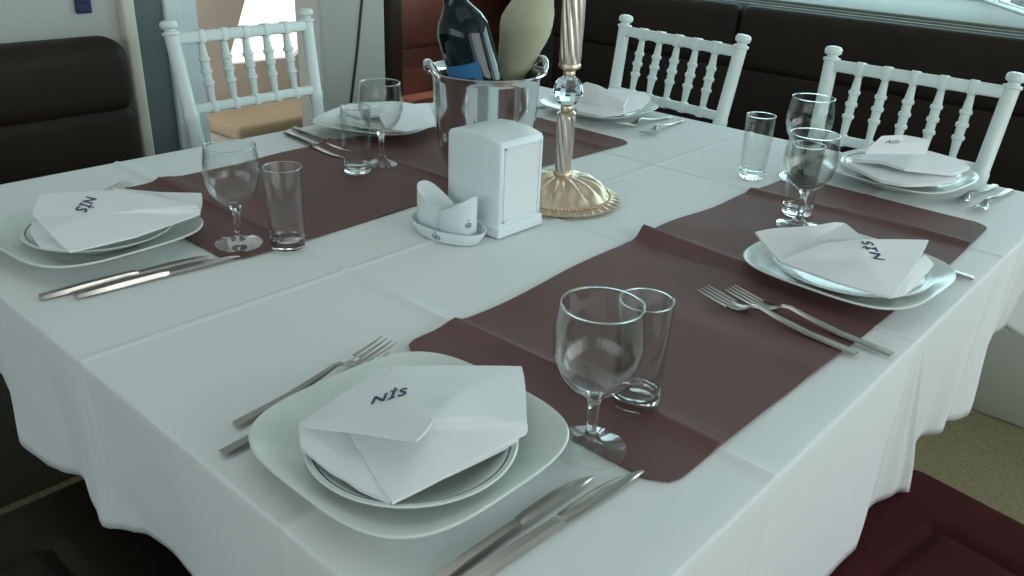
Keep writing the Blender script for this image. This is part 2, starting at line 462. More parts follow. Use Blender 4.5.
def tablecloth():
    bm = bmesh.new()
    def cuts(n, Lm, cr):
        s = {round(Lm * i / n, 4) for i in range(n + 1)}
        for c in cr:
            s |= {round(c + d_, 4) for d_ in (-0.007, 0, 0.007)}
        if Lm > 1.5: s |= {round(.754 + .001 * k, 4) for k in range(50)} | {round(.80 + .012 * k, 4) for k in range(60)}
        else: s |= {round(.42 + .010 * k, 4) for k in range(66)}
        s = {min(a, Lm) for a in s}
        return sorted(s)
    xs = cuts(60, W, CRX); ys = cuts(52, L, CRY)
    R = 0.004
    V = {}
    for i, x in enumerate(xs):
        for j, y in enumerate(ys):
            V[i, j] = bm.verts.new((x, y, TZ - 0.0012 + crease(x, y) * 0.5 + wav(x, y) * 0.5))
    for i in range(len(xs) - 1):
        for j in range(len(ys) - 1):
            bm.faces.new((V[i, j], V[i + 1, j], V[i + 1, j + 1], V[i, j + 1]))
    # skirt: perimeter columns, counter-clockwise
    fan = [(.50, -.010), (.68, -.006), (.734, -.001), (.748, -.006), (.785, -.034), (.80, -.034), (.844, -.020), (.90, -.004), (.922, .012), (.935, -.034), (.95, -.040), (1.03, -.036), (1.072, -.030), (1.125, -.006), (1.137, -.006), (1.15, -.024), (1.2, -.008)]
    near2 = [(1.12, 0), (1.17, .0), (1.238, .016), (1.262, .010), (1.275, -.020), (1.30, -.026), (1.36, -.013), (1.38, -.013), (1.395, -.036), (1.5, -.044), (1.6, -.02)]
    def hemx(s):   # folds spread from one pinched point at the table edge
        for (a, ua), (b, ub) in zip(HX, HX[1:]):
            if s <= b: return ua + (ub - ua) * (s - a) / (b - a)
        return s
    HX = [(0, 0), (.5, .5), (.757, .715), (.80, .965), (1.15, 1.15), (1.7, 1.7)]
    left = [(0.0, 0.0), (.3, -.004), (.45, -.012), (.52, -.025), (.56, -.026), (.612, -.021), (.65, -.012), (.69, .003), (.725, -.004), (.783, -.014), (.83, -.002), (.867, .004), (.942, .006), (1.02, -.02), (1.108, -.034), (1.25, -.03), (1.375, -.01)]
    hangN = [(0, .30), (.5, .315), (.77, .322), (.83, .315), (.95, .325), (1.03, .315), (1.2, .322), (1.4, .31), (1.6, .29)]
    hangL = [(0, .23), (.45, .238), (.52, .236), (.60, .232), (.69, .248), (.77, .232), (.86, .245), (.94, .25), (1.02, .235), (1.12, .225), (1.375, .23)]
    cols = []
    for i, x in enumerate(xs): cols.append((V[i, 0], (0, -1), 'N', x))
    nc = 7
    def corner(v, a0, tag_):
        for k in range(1, nc): 
            a = a0 + (pi / 2) * k / nc
            cols.append((v, (cos(a), sin(a)), tag_, k / nc))
    corner(V[len(xs) - 1, 0], -pi / 2, 'C1')
    for j, y in enumerate(ys): cols.append((V[len(xs) - 1, j], (1, 0), 'R', y))
    corner(V[len(xs) - 1, len(ys) - 1], 0, 'C2')
    for i in range(len(xs) - 1, -1, -1): cols.append((V[i, len(ys) - 1], (0, 1), 'F', xs[i]))
    corner(V[0, len(ys) - 1], pi / 2, 'C3')
    for j in range(len(ys) - 1, -1, -1): cols.append((V[0, j], (-1, 0), 'L', ys[j]))
    corner(V[0, 0], pi, 'C0')
    NT = 22
    grid = []
    for v, n, tg, s in cols:
        if tg == 'N': hang, amp = interp(hangN, s), 0.0
        elif tg == 'L': hang, amp = interp(hangL, s), interp(left, s)
        elif tg in ('R', 'F'): hang, amp = 0.27 + 0.012 * sin(17 * s), 0.010 + 0.012 * sin(22 * s + 1)
        else:
            w_ = sin(pi * s)
            hang = {'C0': .25, 'C1': .28, 'C2': .27, 'C3': .24}[tg] + 0.06 * w_; amp = 0.015 + 0.035 * w_
        col = [v]
        base = v.co.copy()
        cr = 0
        if tg in ('N', 'F'): cr = sum(0.002 * max(0, 1 - abs(s - c) / 0.007) for c in CRX)
        if tg in ('L', 'R'): cr = sum(0.002 * max(0, 1 - abs(s - c) / 0.007) for c in CRY)
        for k in range(1, NT + 1):
            tt = k / NT
            if k <= 3:
                a = (pi / 2) * k / 3; off = R * sin(a); dz = R * (1 - cos(a))
            else:
                off = R + cr; dz = R + (hang - R) * ((k - 3) / (NT - 3))
            q = dz / hang
            sm = 0.0015 * sin(25 * s + 9 * q) * q
            # folds lean sideways as they fall on the near side
            if tg == 'N':
                am = interp(fan, hemx(s)) + (interp(near2, s) if s > 1.12 else 0)
                off += (am * q + sm) if k > 3 else 0
            else:
                off += (amp * (q ** 1.15) + sm) if k > 3 else 0
            tx = Vector((-n[1], n[0], 0))
            slant = 0.0
            if tg == 'N': slant = (hemx(s) - s) * q ** 0.9
            p = base + Vector((n[0], n[1], 0)) * off + tx * slant
            p.z = base.z - dz
            col.append(bm.verts.new(p))
        grid.append(col)
    N = len(grid)
    for a in range(N):
        A, B = grid[a], grid[(a + 1) % N]
        for k in range(NT):
            q = []
            for v in (A[k], A[k + 1], B[k + 1], B[k]):
                if v not in q: q.append(v)
            if len(q) >= 3:
                try: bm.faces.new(q)
                except ValueError: pass
    return bm
bm = tablecloth()
bmesh.ops.recalc_face_normals(bm, faces=bm.faces)
tc = obj('tablecloth', bm, 'cloth', norm=False)
tc.data.set_sharp_from_angle(angle=radians(180))
sol = tc.modifiers.new('thickness', 'SOLIDIFY'); sol.thickness = 0.0015; sol.offset = -1
tag(tc, 'white cotton tablecloth with pressed creases draped over the dining table', 'tablecloth')

def runner(name, x0, x1, y0, y1, ridges, wob, rc, label):
    bm = bmesh.new()
    xs = sorted({round(x0 + (x1 - x0) * i / 90, 4) for i in range(91)} | {round(r[0] + d_, 4) for r in ridges for d_ in (-.012, -.006, 0, .006, .012)})
    xs = [x for x in xs if x0 <= x <= x1]
    ny = 34
    V = []
    for x in xs:
        u = (x - x0) / (x1 - x0)
        a = y0 + wob(x, 0); b = y1 + wob(x, 1)
        # rounded corners
        for e in (x - x0, x1 - x):
            if e < rc:
                k = rc - math.sqrt(max(0, rc * rc - (rc - e) ** 2)); a += k * 0.8; b -= k * 0.8
        row = []
        for j in range(ny + 1):
            v = j / ny; y = a + (b - a) * v
            z = TZ + 0.0022 + crease(x, y) * 0.6 + 0.0008 * sin(31 * x + 11 * y)
            for (rx, h, w, f0, f1) in ridges:
                fx = rx + 0.012 * sin(5 * y + rx * 7)
                amp = h * (f0 + (f1 - f0) * v)
                z += amp * math.exp(-((x - fx) / w) ** 2)
            row.append(bm.verts.new((x, y, z)))
        V.append(row)
    for i in range(len(V) - 1):
        for j in range(ny): bm.faces.new((V[i][j], V[i + 1][j], V[i + 1][j + 1], V[i][j + 1]))
    r = bmesh.ops.extrude_edge_only(bm, edges=[e for e in bm.edges if e.is_boundary])
    for v in r['geom']:
        if isinstance(v, bmesh.types.BMVert): v.co.z = min(v.co.z - 0.0015, TZ + 0.0012)
    o = obj(name, bm, 'runner'); o.data.set_sharp_from_angle(angle=radians(60))
    return tag(o, label, 'table runner', 'table runners')
runner('table_runner', 0.275, 1.318, 0.055, 0.445, [(0.375, 0.006, 0.016, .5, 1), (0.80, 0.016, 0.017, 0.0, 1.15), (1.172, 0.007, 0.012, .6, 1.0), (0.60, .003, .03, 1, .2)],
       lambda x, s: (0.008 * sin(7 * x + 2) + 0.003 * sin(23 * x)) if s else 0.006 * sin(5 * x), 0.03,
       'mauve brown runner lying under the wine glass nearest the camera')
runner('table_runner', 0.268, 1.285, 0.805, 1.218, [(0.372, 0.006, 0.02, .6, 1), (0.77, 0.007, 0.02, .4, 1), (1.178, 0.004, 0.012, 1, 1)],
       lambda x, s: 0.010 * sin(9 * x + 1) if s else 0.007 * sin(6 * x + 2.5), 0.035,
       'mauve brown runner lying beneath the ice bucket and the far place settings')

# ------------------------------------------------------------------ crockery
def superring(bm, s, z, n, seg):
    out = []
    for k in range(seg):
        t = 2 * pi * k / seg; c, d_ = cos(t), sin(t)
        r = (abs(c) ** n + abs(d_) ** n) ** (-1 / n)
        out.append(bm.verts.new((s * r * c, s * r * d_, z)))
    return out
def platebm(prof, seg=96):
    """prof: (s, z, n, mat)"""
    bm = bmesh.new(); rings = []
    for s, z, n, mi in prof: rings.append((superring(bm, s, z, n, seg), mi))
    for (A, m1), (B, m2) in zip(rings, rings[1:]):
        for k in range(seg):
            f = bm.faces.new((A[k], B[k], B[(k + 1) % seg], A[(k + 1) % seg])); f.material_index = m2
    bm.faces.new(list(reversed(rings[0][0]))); bm.faces.new(rings[-1][0])
    return bm
def charger_bm():
    a = 0.132
    return platebm([(.068, .000, 2.4, 0), (.074, .0, 2.4, 0), (.078, .004, 2.5, 0), (.105, .011, 3.0, 0), (.128, .0215, 3.5, 0), (.1315, .0225, 3.5, 0), (.132, .024, 3.5, 0), (.1305, .0252, 3.5, 0), (.127, .0245, 3.5, 0),
                    (.112, .016, 3.2, 0), (.092, .0085, 2.6, 0), (.083, .0062, 2.3, 0), (.05, .0055, 2, 0)])
def small_bm():
    return platebm([(.056, .0, 2, 0), (.060, .0, 2, 0), (.064, .004, 2, 0), (.088, .014, 2, 0), (.1035, .0205, 2, 0), (.105, .0222, 2, 0), (.1035, .0235, 2, 0), (.0985, .0222, 2, 0), (.0965, .0215, 2, 1), (.080, .0105, 2, 0), (.066, .006, 2, 0), (.03, .0055, 2, 0)])

PZ = TZ + 0.0015
settings = {   # charger centre, rotation, small plate centre
    'near': ((.146, .272), 0.0, (.131, .254)),
    'left': ((.165, .993), 0.06, (.166, .980)),
    'nearright': ((.885, .143), -.06, (.868, .136)),
    'right': ((1.452, .270), -.12, (1.448, .268)),
    'rear': ((1.449, 1.022), 0.0, (1.435, 1.005)),
    'far': ((.921, 1.245), .38, (.915, 1.230)),
}
where = {
    'near': 'nearest the camera, beside the front pair of knives',
    'left': 'at the left edge of the photo beside two long knives',
    'nearright': 'at the right table edge with two forks on the runner',
    'right': 'in front of the right-hand white chair by the sofa',
    'rear': 'behind the candlestick, before the middle white chair',
    'far': 'left of the ice bucket, behind a tumbler and wine glass',
}
first = None
for k, (c, rz, sc) in settings.items():
    lz = PZ + (0.0022 if k != 'rear' else 0.0)
    if first is None:
        first = obj('dinner_plate', charger_bm(), 'china')
        p = first
        tag(p, '', 'plate', 'square dinner plates')
        p2 = fs = obj('side_plate', small_bm(), ['china', 'china_rim'])
        tag(p2, '', 'plate', 'round side plates')
    else:
        p = first.copy(); COL.objects.link(p); p2 = fs.copy(); COL.objects.link(p2)
    p.location = (*c, lz); p.rotation_euler = (0, 0, rz)
    p['label'] = 'rounded square white plate ' + where[k]
    pk = {'near': .95, 'left': 1.0, 'nearright': 1.06, 'right': 1.08, 'rear': 1.0, 'far': 1.0}[k]; p2.scale = (pk, pk, 1.0); p2.location = (*sc, lz + 0.0075); p2.rotation_euler = (0, 0, rz)
    p2['label'] = 'round blue-lined side plate ' + where[k]

# ------------------------------------------------------------------ napkins
def panel(bm, poly, bulge=0.0, th=0.003, rings=5, per=5, wr=0.0008, ph=0.0):
    P = [Vector(p) for p in poly]; n = len(P)
    cen = sum(P, Vector()) / n
    B = []
    for i in range(n):
        p0, p1, p2, p3 = P[i - 1], P[i], P[(i + 1) % n], P[(i + 2) % n]
        for s in range(per):
            u = s / per
            lin = p1.lerp(p2, u)
            cr = 0.5 * ((2 * p1) + (-p0 + p2) * u + (2 * p0 - 5 * p1 + 4 * p2 - p3) * u * u + (-p0 + 3 * p1 - 3 * p2 + p3) * u ** 3)
            B.append(lin.lerp(cr, 0.15))
    m = len(B)
    top = []; bot = []
    def surf(r, b):
        p = cen.lerp(b, r)
        z = bulge * (1 - r * r) + wr * (sin(90 * p.x + 60 * p.y + ph) + sin(70 * p.y - 50 * p.x + 2 * ph)) * (1 - r ** 4)
        return p + Vector((0, 0, z))
    ct = bm.verts.new(surf(0, B[0])); cb = bm.verts.new(surf(0, B[0]) - Vector((0, 0, th)))
    for k in range(1, rings + 1):
        r = k / rings
        top.append([bm.verts.new(surf(r, b)) for b in B]); bot.append([bm.verts.new(surf(r, b) - Vector((0, 0, th))) for b in B])
    for i in range(m):
        j = (i + 1) % m
        bm.faces.new((ct, top[0][i], top[0][j])); bm.faces.new((cb, bot[0][j], bot[0][i]))
        for k in range(rings - 1):
            bm.faces.new((top[k][i], top[k + 1][i], top[k + 1][j], top[k][j])); bm.faces.new((bot[k][j], bot[k + 1][j], bot[k + 1][i], bot[k][i]))
        bm.faces.new((top[-1][i], bot[-1][i], bot[-1][j], top[-1][j]))

NAP = {
 'near': [([(.164, .329, .818), (.113, .207, .834), (.09, .202, .828), (.07, .259, .819), (.05, .316, .808)], .003, .0028),
          ([(.176, .334, .81), (.284, .253, .8), (.205, .177, .804), (.171, .205, .812), (.128, .224, .822), (.131, .271, .818)], .004, .005),
          ([(.083, .3, .8), (.083, .285, .8), (.054, .192, .789), (.201, .174, .796), (.206, .178, .803), (.172, .206, .813), (.133, .232, .818)], .003, .003),
          ([(.055, .323, .802), (.043, .304, .794), (.044, .263, .789), (.047, .246, .788), (.048, .227, .787), (.055, .196, .787), (.077, .251, .794), (.088, .288, .797), (.073, .308, .8)], .002, .004),
          ([(.17, .326, .797), (.275, .25, .789), (.198, .18, .788), (.075, .20, .785), (.06, .30, .786)], .004, .006)],
 'left': [([(.12, 1.056, .822), (.087, 1.007, .812), (.08, .946, .81), (.08, .874, .798), (.165, .864, .8), (.274, .883, .802), (.27, .885, .815), (.207, .989, .826)], .003, .003),
          ([(.224, 1.058, .808), (.261, .976, .814), (.305, .932, .814), (.293, .91, .809), (.272, .885, .803), (.21, .93, .807)], .003, .005),
          ([(.089, 1.016, .8), (.076, .996, .791), (.066, .937, .79), (.084, .898, .791), (.091, .904, .796), (.088, .969, .806)], .002, .003),
          ([(.13, 1.02, .80), (.11, .98, .793), (.11, .91, .792), (.24, .915, .793), (.20, 1.01, .80)], .008, .008)],
 'nearright': [([(.811, .26, .812), (.763, .195, .8), (.842, .165, .81), (.866, .12, .826), (.884, .159, .836), (.87, .17, .838), (.851, .194, .83), (.833, .241, .818)], -.006, .003),
          ([(.763, .195, .8), (.76, .114, .797), (.783, .045, .79), (.859, .048, .808), (.93, .055, .828), (.859, .118, .83), (.821, .159, .822)], .004, .003),
          ([(.784, .048, .79), (.805, .037, .79), (.855, .036, .792), (.929, .04, .796), (.927, .054, .806), (.856, .057, .806)], .003, .003),
          ([(.81, .18, .797), (.80, .085, .794), (.90, .075, .797), (.89, .13, .80), (.84, .19, .80)], .006, .008)],
 'right': [([(1.35, .337, .795), (1.405, .324, .8), (1.437, .164, .8), (1.416, .153, .795), (1.366, .176, .79), (1.314, .213, .79), (1.303, .255, .79)], .002, .006),
          ([(1.354, .331, .804), (1.419, .305, .816), (1.451, .268, .822), (1.477, .228, .82), (1.491, .17, .812), (1.482, .151, .804), (1.411, .161, .804), (1.342, .228, .812), (1.355, .276, .812)], .004, .006),
          ([(1.365, .313, .82), (1.393, .299, .85), (1.439, .27, .85), (1.461, .229, .845), (1.45, .228, .823)], .001, .004),
          ([(1.37, .33, .79), (1.52, .32, .79), (1.50, .18, .79), (1.39, .18, .786)], .012, .008)],
 'rear': [([(1.444, .995, .82), (1.514, .93, .812), (1.499, .901, .804), (1.416, .876, .798), (1.344, .877, .794), (1.375, .895, .81), (1.402, .952, .818)], .005, .004),
          ([(1.377, 1.014, .84), (1.38, .979, .838), (1.381, .937, .828), (1.367, .89, .812), (1.354, .888, .8), (1.34, .94, .802), (1.344, 1.01, .806), (1.361, 1.028, .825)], .006, .006),
          ([(1.355, 1.036, .795), (1.368, 1.022, .803), (1.358, .894, .803), (1.344, .877, .794), (1.303, .911, .789), (1.294, .969, .789)], .003, .006),
          ([(1.36, 1.06, .79), (1.50, 1.03, .79), (1.50, .92, .79), (1.36, .90, .788)], .016, .008)],
 'far': [([(.864, 1.184, .81), (.939, 1.182, .815), (1.008, 1.181, .81), (.932, 1.071, .795), (.845, 1.076, .793), (.825, 1.115, .797)], .004, .004),
          ([(.837, 1.283, .8), (.901, 1.292, .805), (.976, 1.259, .805), (.972, 1.185, .812), (.85, 1.161, .812), (.84, 1.21, .8)], .003, .006),
          ([(.84, 1.27, .79), (.98, 1.25, .79), (.99, 1.18, .795), (.92, 1.10, .786), (.84, 1.12, .786)], .006, .006)],
}
LOGO = {'near': ((.102, .279), (.136, .2605), (.5, .87)), 'left': ((.164, 1.003), (.128, .969), None), 'nearright': ((.842, .080), (.860, .114), None), 'right': None}
FLAP = [Vector(p) for p in ((1.365, .313, .82), (1.45, .228, .823), (1.461, .229, .845), (1.393, .299, .85))]
fold = {
    'near': 'white folded napkin with a printed triangular flap on the plate nearest the camera',
    'left': 'broad flat folded white napkin printed upside down on the plate at the left edge',
    'nearright': 'white napkin folded as an open cone on the plate at the right table edge',
    'right': 'white rolled napkin with one raised flap on the plate before the right-hand chair',
    'rear': 'white napkin with several rolled pleats on the plate behind the candlestick',
    'far': 'white folded napkin on the far plate left of the ice bucket',
}
def flap_point(q, c):
    a, b = .16 + .28 * q.x / tw, .58 + .26 * q.y / thh
    lo = FLAP[0].lerp(FLAP[1], a); hi = FLAP[3].lerp(FLAP[2], a)
    n_ = (FLAP[1] - FLAP[0]).cross(FLAP[3] - FLAP[0]).normalized()
    if n_.x > 0: n_ = -n_
    p = lo.lerp(hi, b) + n_ * .0035
    return p - Vector((c[0], c[1], TZ + .03))
def text_mesh():
    cu = bpy.data.curves.new('lettering', 'FONT'); cu.body = 'N\u0130S'; cu.shear = 0.45; cu.size = 1.0; cu.resolution_u = 3; cu.offset = 0.018; cu.space_character = 1.12
    ob = bpy.data.objects.new('lettering', cu); COL.objects.link(ob)
    dg = bpy.context.evaluated_depsgraph_get(); me = bpy.data.meshes.new_from_object(ob.evaluated_get(dg))
    bpy.data.objects.remove(ob); bpy.data.curves.remove(cu)
    return me
TM = text_mesh()
tw = max(v.co.x for v in TM.vertices); thh = max(v.co.y for v in TM.vertices)
for k, pans in NAP.items():
    c = settings[k][2]
    bm = bmesh.new()
    for i, (poly, bu, th) in enumerate(pans):
        panel(bm, [(x - c[0], y - c[1], z - TZ - 0.03 + 0.0) for x, y, z in poly], bu, th, ph=i * 1.7 + len(k))
    bmesh.ops.recalc_face_normals(bm, faces=bm.faces)
    tree = BVHTree.FromBMesh(bm)
    o = obj('napkin', bm, 'napkin', norm=False)
    o.location = (*c, TZ + 0.03)
    tag(o, fold[k], 'napkin', 'folded napkins on the plates')
    if k in LOGO:
        p0, p1, _ = LOGO[k] or ((0, 0), (1, 0), 0)
        p0 = Vector((p0[0] - c[0], p0[1] - c[1])); p1 = Vector((p1[0] - c[0], p1[1] - c[1]))
        u = (p1 - p0); ln = u.length; u.normalize(); v = Vector((-u.y, u.x))
        sc = ln / tw
        tb_ = bmesh.new(); tb_.from_mesh(TM)
        bmesh.ops.triangulate(tb_, faces=tb_.faces[:])
        bmesh.ops.subdivide_edges(tb_, edges=tb_.edges[:], cuts=1)
        for q in tb_.verts:
            q0 = q.co.copy()
            w = p0 + u * (q.co.x * sc) + v * (q.co.y * sc * 1.05)
            hit = tree.ray_cast(Vector((w.x, w.y, 0.5)), Vector((0, 0, -1)))
            q.co = Vector((w.x, w.y, (hit[0].z if hit[0] else 0.07) + 0.0009)) if LOGO[k] else flap_point(q0, c)
        l = obj('printed_lettering', tb_, 'navy_ink', o, smooth=False)
        l['label'] = 'navy italic lettering'

# ------------------------------------------------------------------ glasses
def wine_glass(label, loc, s=1.0):
    t = thing('wine_glass', label, 'wine glass', loc, 0, 'stemmed wine glasses')
    t.scale = (s, s, s)
    bowl = [(.0085, .060), (.016, .064), (.027, .073), (.036, .087), (.0408, .104), (.0412, .118), (.0392, .134), (.0372, .148), (.0369, .1512), (.0360, .152), (.0353, .1508), (.0357, .147), (.0377, .134), (.0397, .118), (.0393, .105), (.0345, .089), (.0255, .0755), (.015, .068), (.006, .0655), (0, .065)]
    stem = [(.0115, .0085), (.007, .0125), (.0052, .020), (.0047, .032), (.0052, .046), (.0066, .055), (.0085, .060)]
    foot = [(0, .001), (.010, .0015), (.030, .0003), (.0345, .0003), (.0352, .0012), (.0350, .0024), (.030, .0035), (.020, .0056), (.0115, .0085)]
    bw_ = obj('bowl', flipped(lathe(bmesh.new(), bowl, 56)), 'thin', t, norm=False)
    obj('stem', flipped(lathe(bmesh.new(), stem, 32)), 'glass', t, norm=False)
    obj('foot', flipped(lathe(bmesh.new(), foot, 56)), 'thin', t, norm=False)
    obj('rim', tube(bmesh.new(), [(.0365 * cos(2 * pi * k / 56), .0365 * sin(2 * pi * k / 56), .152) for k in range(56)], .00085, 8, closed=True), 'rim', bw_)
    return t
GZ = TZ + 0.0038
wg = wine_glass('clear wine glass nearest the camera, standing in front of a tumbler', (.272, .150, GZ), 1.05)
w2 = clone(wg, 'clear wine glass beside the left plate, left of a straight tumbler', (.311, .846, GZ)); w2.scale = (1.0,) * 3
w3 = clone(wg, 'clear wine glass behind a tumbler at the far plate left of the ice bucket', (.744, 1.030, GZ)); w3.scale = (1.05,) * 3
w4 = clone(wg, 'clear wine glass on the right runner overlapping a tumbler behind the cone napkin', (1.042, .290, GZ)); w4.scale = (1.06,) * 3
w5 = clone(wg, 'clear wine glass furthest right, seen behind another glass before the right-hand chair', (1.306, .412, GZ - .001)); w5.scale = (1.08,) * 3

def tumbler(label, loc):
    t = thing('tumbler', label, 'glass', loc, 0, 'straight tumblers')
    base = [(0, .0012), (.018, .0012), (.0235, .0), (.0252, .0015), (.0256, .006), (.02595, .016), (.0236, .0165), (.0225, .0135), (.018, .0115), (0, .0108)]
    wall = [(.02595, .016), (.0285, .1235), (.0282, .1248), (.0274, .125), (.0268, .1240), (.0236, .0165)]
    obj('thick_base', flipped(lathe(bmesh.new(), base, 56)), 'glass', t, norm=False)
    wl_ = obj('wall', flipped(lathe(bmesh.new(), wall, 56)), 'thin', t, norm=False)
    obj('rim', tube(bmesh.new(), [(.02785 * cos(2 * pi * k / 56), .02785 * sin(2 * pi * k / 56), .125) for k in range(56)], .0008, 8, closed=True), 'rim', wl_)
    return t
tm = tumbler('straight clear tumbler directly behind the wine glass nearest the camera', (.374, .166, GZ))
for lb, lc in (('straight clear tumbler right of the left wine glass', (.361, .792, GZ - .0015)), ('straight clear tumbler in front of the far wine glass, left of the napkin box', (.673, 1.018, GZ)),
               ('straight clear tumbler on the right runner mostly hidden behind a wine glass stem', (1.103, .322, GZ)), ('straight clear tumbler standing alone at the runner edge below the middle chair', (1.249, .486, GZ - .0015))):
    clone(tm, lb, lc)

# ------------------------------------------------------------------ cutlery
def strip(bm, st):
    """st: (x, y0, y1, z, thickness) stations of a flat bar"""
    R_ = []
    for x, y0, y1, z, th in st:
        R_.append([bm.verts.new((x, y0, z)), bm.verts.new((x, y0 + (y1 - y0) * .15, z + th)), bm.verts.new((x, y1 - (y1 - y0) * .15, z + th)), bm.verts.new((x, y1, z))])
    for A, B in zip(R_, R_[1:]):
        for k in range(4): bm.faces.new((A[k], A[(k + 1) % 4], B[(k + 1) % 4], B[k]))
    bm.faces.new(R_[0]); bm.faces.new(list(reversed(R_[-1])))
    return bm
def fork_parts(t, Ln):
    k = Ln / 0.24
    st = [(0, -.0068, .0068, .0012, .0022), (.002, -.0074, .0074, .0010, .0024), (.07, -.006, .006, .003, .0026), (.12, -.0042, .0042, .0085, .003), (.145, -.0032, .0032, .0125, .003), (.158, -.0035, .0035, .0105, .003)]
    obj('handle', strip(bmesh.new(), [(a * k, b, c, d_, e) for a, b, c, d_, e in st]), 'steel', t)
    bm = bmesh.new()
    strip(bm, [(a * k, b, c, d_, e) for a, b, c, d_, e in [(.157, -.0036, .0036, .0105, .003), (.164, -.0075, .0075, .0065, .0022), (.172, -.0115, .0115, .0035, .002), (.183, -.0122, .0122, .0028, .0018), (.190, -.0120, .0120, .0036, .0018)]])
    for i in range(4):
        y = -.0120 + .0080 * i - 0.0
        strip(bm, [(a * k, y + b, y + c, d_, e) for a, b, c, d_, e in [(.189, -.0000, .0042, .0036, .0017), (.205, .0003, .0036, .0055, .0015), (.225, .0005, .0032, .0085, .0013), (.240, .0013, .0022, .0115, .0008)]])
    obj('tines', bm, 'steel', t)
def fork(label, h, p, z=TZ + .0015):
    h = Vector(h); p = Vector(p); d_ = p - h
    t = thing('fork', label, 'fork', (h.x, h.y, z), math.atan2(d_.y, d_.x), 'table forks')
    fork_parts(t, d_.length); return t
def knife(label, h, p, z=TZ + .0015, flip=1):
    h = Vector(h); p = Vector(p); d_ = p - h; Ln = d_.length
    t = thing('knife', label, 'knife', (h.x, h.y, z), math.atan2(d_.y, d_.x), 'table knives')
    k = Ln / 0.235
    bm = bmesh.new()
    st = [(0, .0055, .0015, .002), (.003, .0068, .0005, .0045), (.06, .0062, .0005, .0062), (.115, .0054, .001, .0060), (.122, .0064, .001, .0056), (.128, .0048, .0016, .0040)]
    strip(bm, [(x * k, -w, w, z_, th) for x, w, z_, th in st])
    obj('handle', bm, 'steel', t)
    bm = bmesh.new(); f = flip
    st = [(.127, -.0045, .0045), (.132, -.0085, .0060), (.15, -.0098, .0064), (.185, -.0098, .0064), (.210, -.0070, .0062), (.224, -.0025, .0056), (.2345, .0035, .0048)]
    strip(bm, [(x * k, min(a * f, b * f), max(a * f, b * f), .0018 + .0, .0016) for x, a, b in st])
    obj('blade', bm, 'steel', t)
    return t
fork('fork left of the front plate, outer one with tines clear of the rim', (.050, .429), (.266, .444))
fork('fork left of the front plate, inner one half hidden under the rim', (.015, .395), (.246, .408))
fork('fork on the near runner, the one further from the right-edge plate', (.664, .037), (.677, .261), TZ + .003)
fork('fork on the near runner, the one closer to the right-edge plate', (.695, .005), (.706, .235), TZ + .003)
fork('fork right of the right-hand chair plate, nearer the plate', (1.585, .118), (1.372, .142))
fork('fork right of the right-hand chair plate, nearer the table edge', (1.575, .088), (1.345, .100))
fork('fork before the middle chair, nearer the plate', (1.560, .878), (1.365, .893))
fork('fork before the middle chair, further from the plate', (1.552, .838), (1.332, .812))
fork('fork tips showing behind the napkin of the left plate', (.080, 1.135), (.312, 1.198), TZ + .003)
knife('front knife closest to the near plate', (.018, .128), (.240, .124), flip=-1)
knife('front knife with its tip on the runner, furthest from the near plate', (.036, .112), (.281, .095), flip=-1)
knife('long knife below the left plate, closer to the plate', (.027, .856), (.258, .836), flip=-1)
knife('long knife below the left plate, further from the plate', (.060, .830), (.286, .808), flip=-1)
knife('knife at the far plate, the one nearer the plate', (.768, 1.365), (.745, 1.125), TZ + .0025)
knife('knife at the far plate, the one nearer the doorway side', (.733, 1.345), (.704, 1.105), TZ + .0025)
knife('knife right of the right-edge plate, only the handle end showing', (1.026, .003), (1.03, .235), TZ + .003)
knife('knife whose tip shows beside the lone tumbler', (1.52, .452), (1.288, .449), TZ + .0015)
knife('knife between the ice bucket and candlestick by the rear plate', (1.59, 1.170), (1.36, 1.157), TZ + .0015)

# ------------------------------------------------------------------ napkin box
t = thing('napkin_dispenser', 'white plastic napkin box between the salt set and the candlestick', 'napkin holder', (.673, .664, TZ + .001), 0.0)
def nb(name, a, b, m, bev=0.0, seg=3, par=t): return obj(name, box(bmesh.new(), a, b, bev, seg), m, par)
nb('base', (-.054, -.067, 0), (.054, .058, .019), 'plastic', .003)
def dome_box():
    bm = bmesh.new()
    # body with softly pitched top (profile in y-z, extruded along x)
    prof = [(-.064, .016), (.054, .016), (.054, .149), (.050, .155), (.026, .1615), (.0, .163), (-.030, .1615), (-.060, .155), (-.064, .149)]
    a = [bm.verts.new((-.051, y, z)) for y, z in prof]; b = [bm.verts.new((.051, y, z)) for y, z in prof]
    bm.faces.new(a); bm.faces.new(list(reversed(b)))
    n = len(prof)
    for i in range(n): bm.faces.new((a[i], b[i], b[(i + 1) % n], a[(i + 1) % n]))
    bmesh.ops.recalc_face_normals(bm, faces=bm.faces)
    es = [e for e in bm.edges if abs(e.verts[0].co.x) == abs(e.verts[1].co.x) and e.verts[0].co.x == e.verts[1].co.x and max(e.verts[0].co.z, e.verts[1].co.z) > .02]
    bmesh.ops.bevel(bm, geom=es, offset=.005, segments=3, profile=.5, affect='EDGES')
    return bm
obj('body', dome_box(), 'plastic', t)
bm = bmesh.new()
for a, b in (((-.043, -.0662, .024), (-.039, -.060, .146)), ((.039, -.0662, .024), (.043, -.060, .146)), ((-.043, -.0662, .142), (.043, -.060, .146)), ((-.043, -.0662, .024), (.043, -.060, .028))):
    box(bm, a, b, .0008, 1)
obj('face_frame', bm, 'plastic', t)
ns_ = nb('napkin_stack', (-.0392, -.0648, .0278), (.0392, -.060, .1422), 'napkin', .0004, 1)
bm = bmesh.new(); box(bm, (-.0388, -.0654, .080), (.0388, -.0640, .0815)); obj('napkin_fold_edge', bm, 'plastic', ns_)

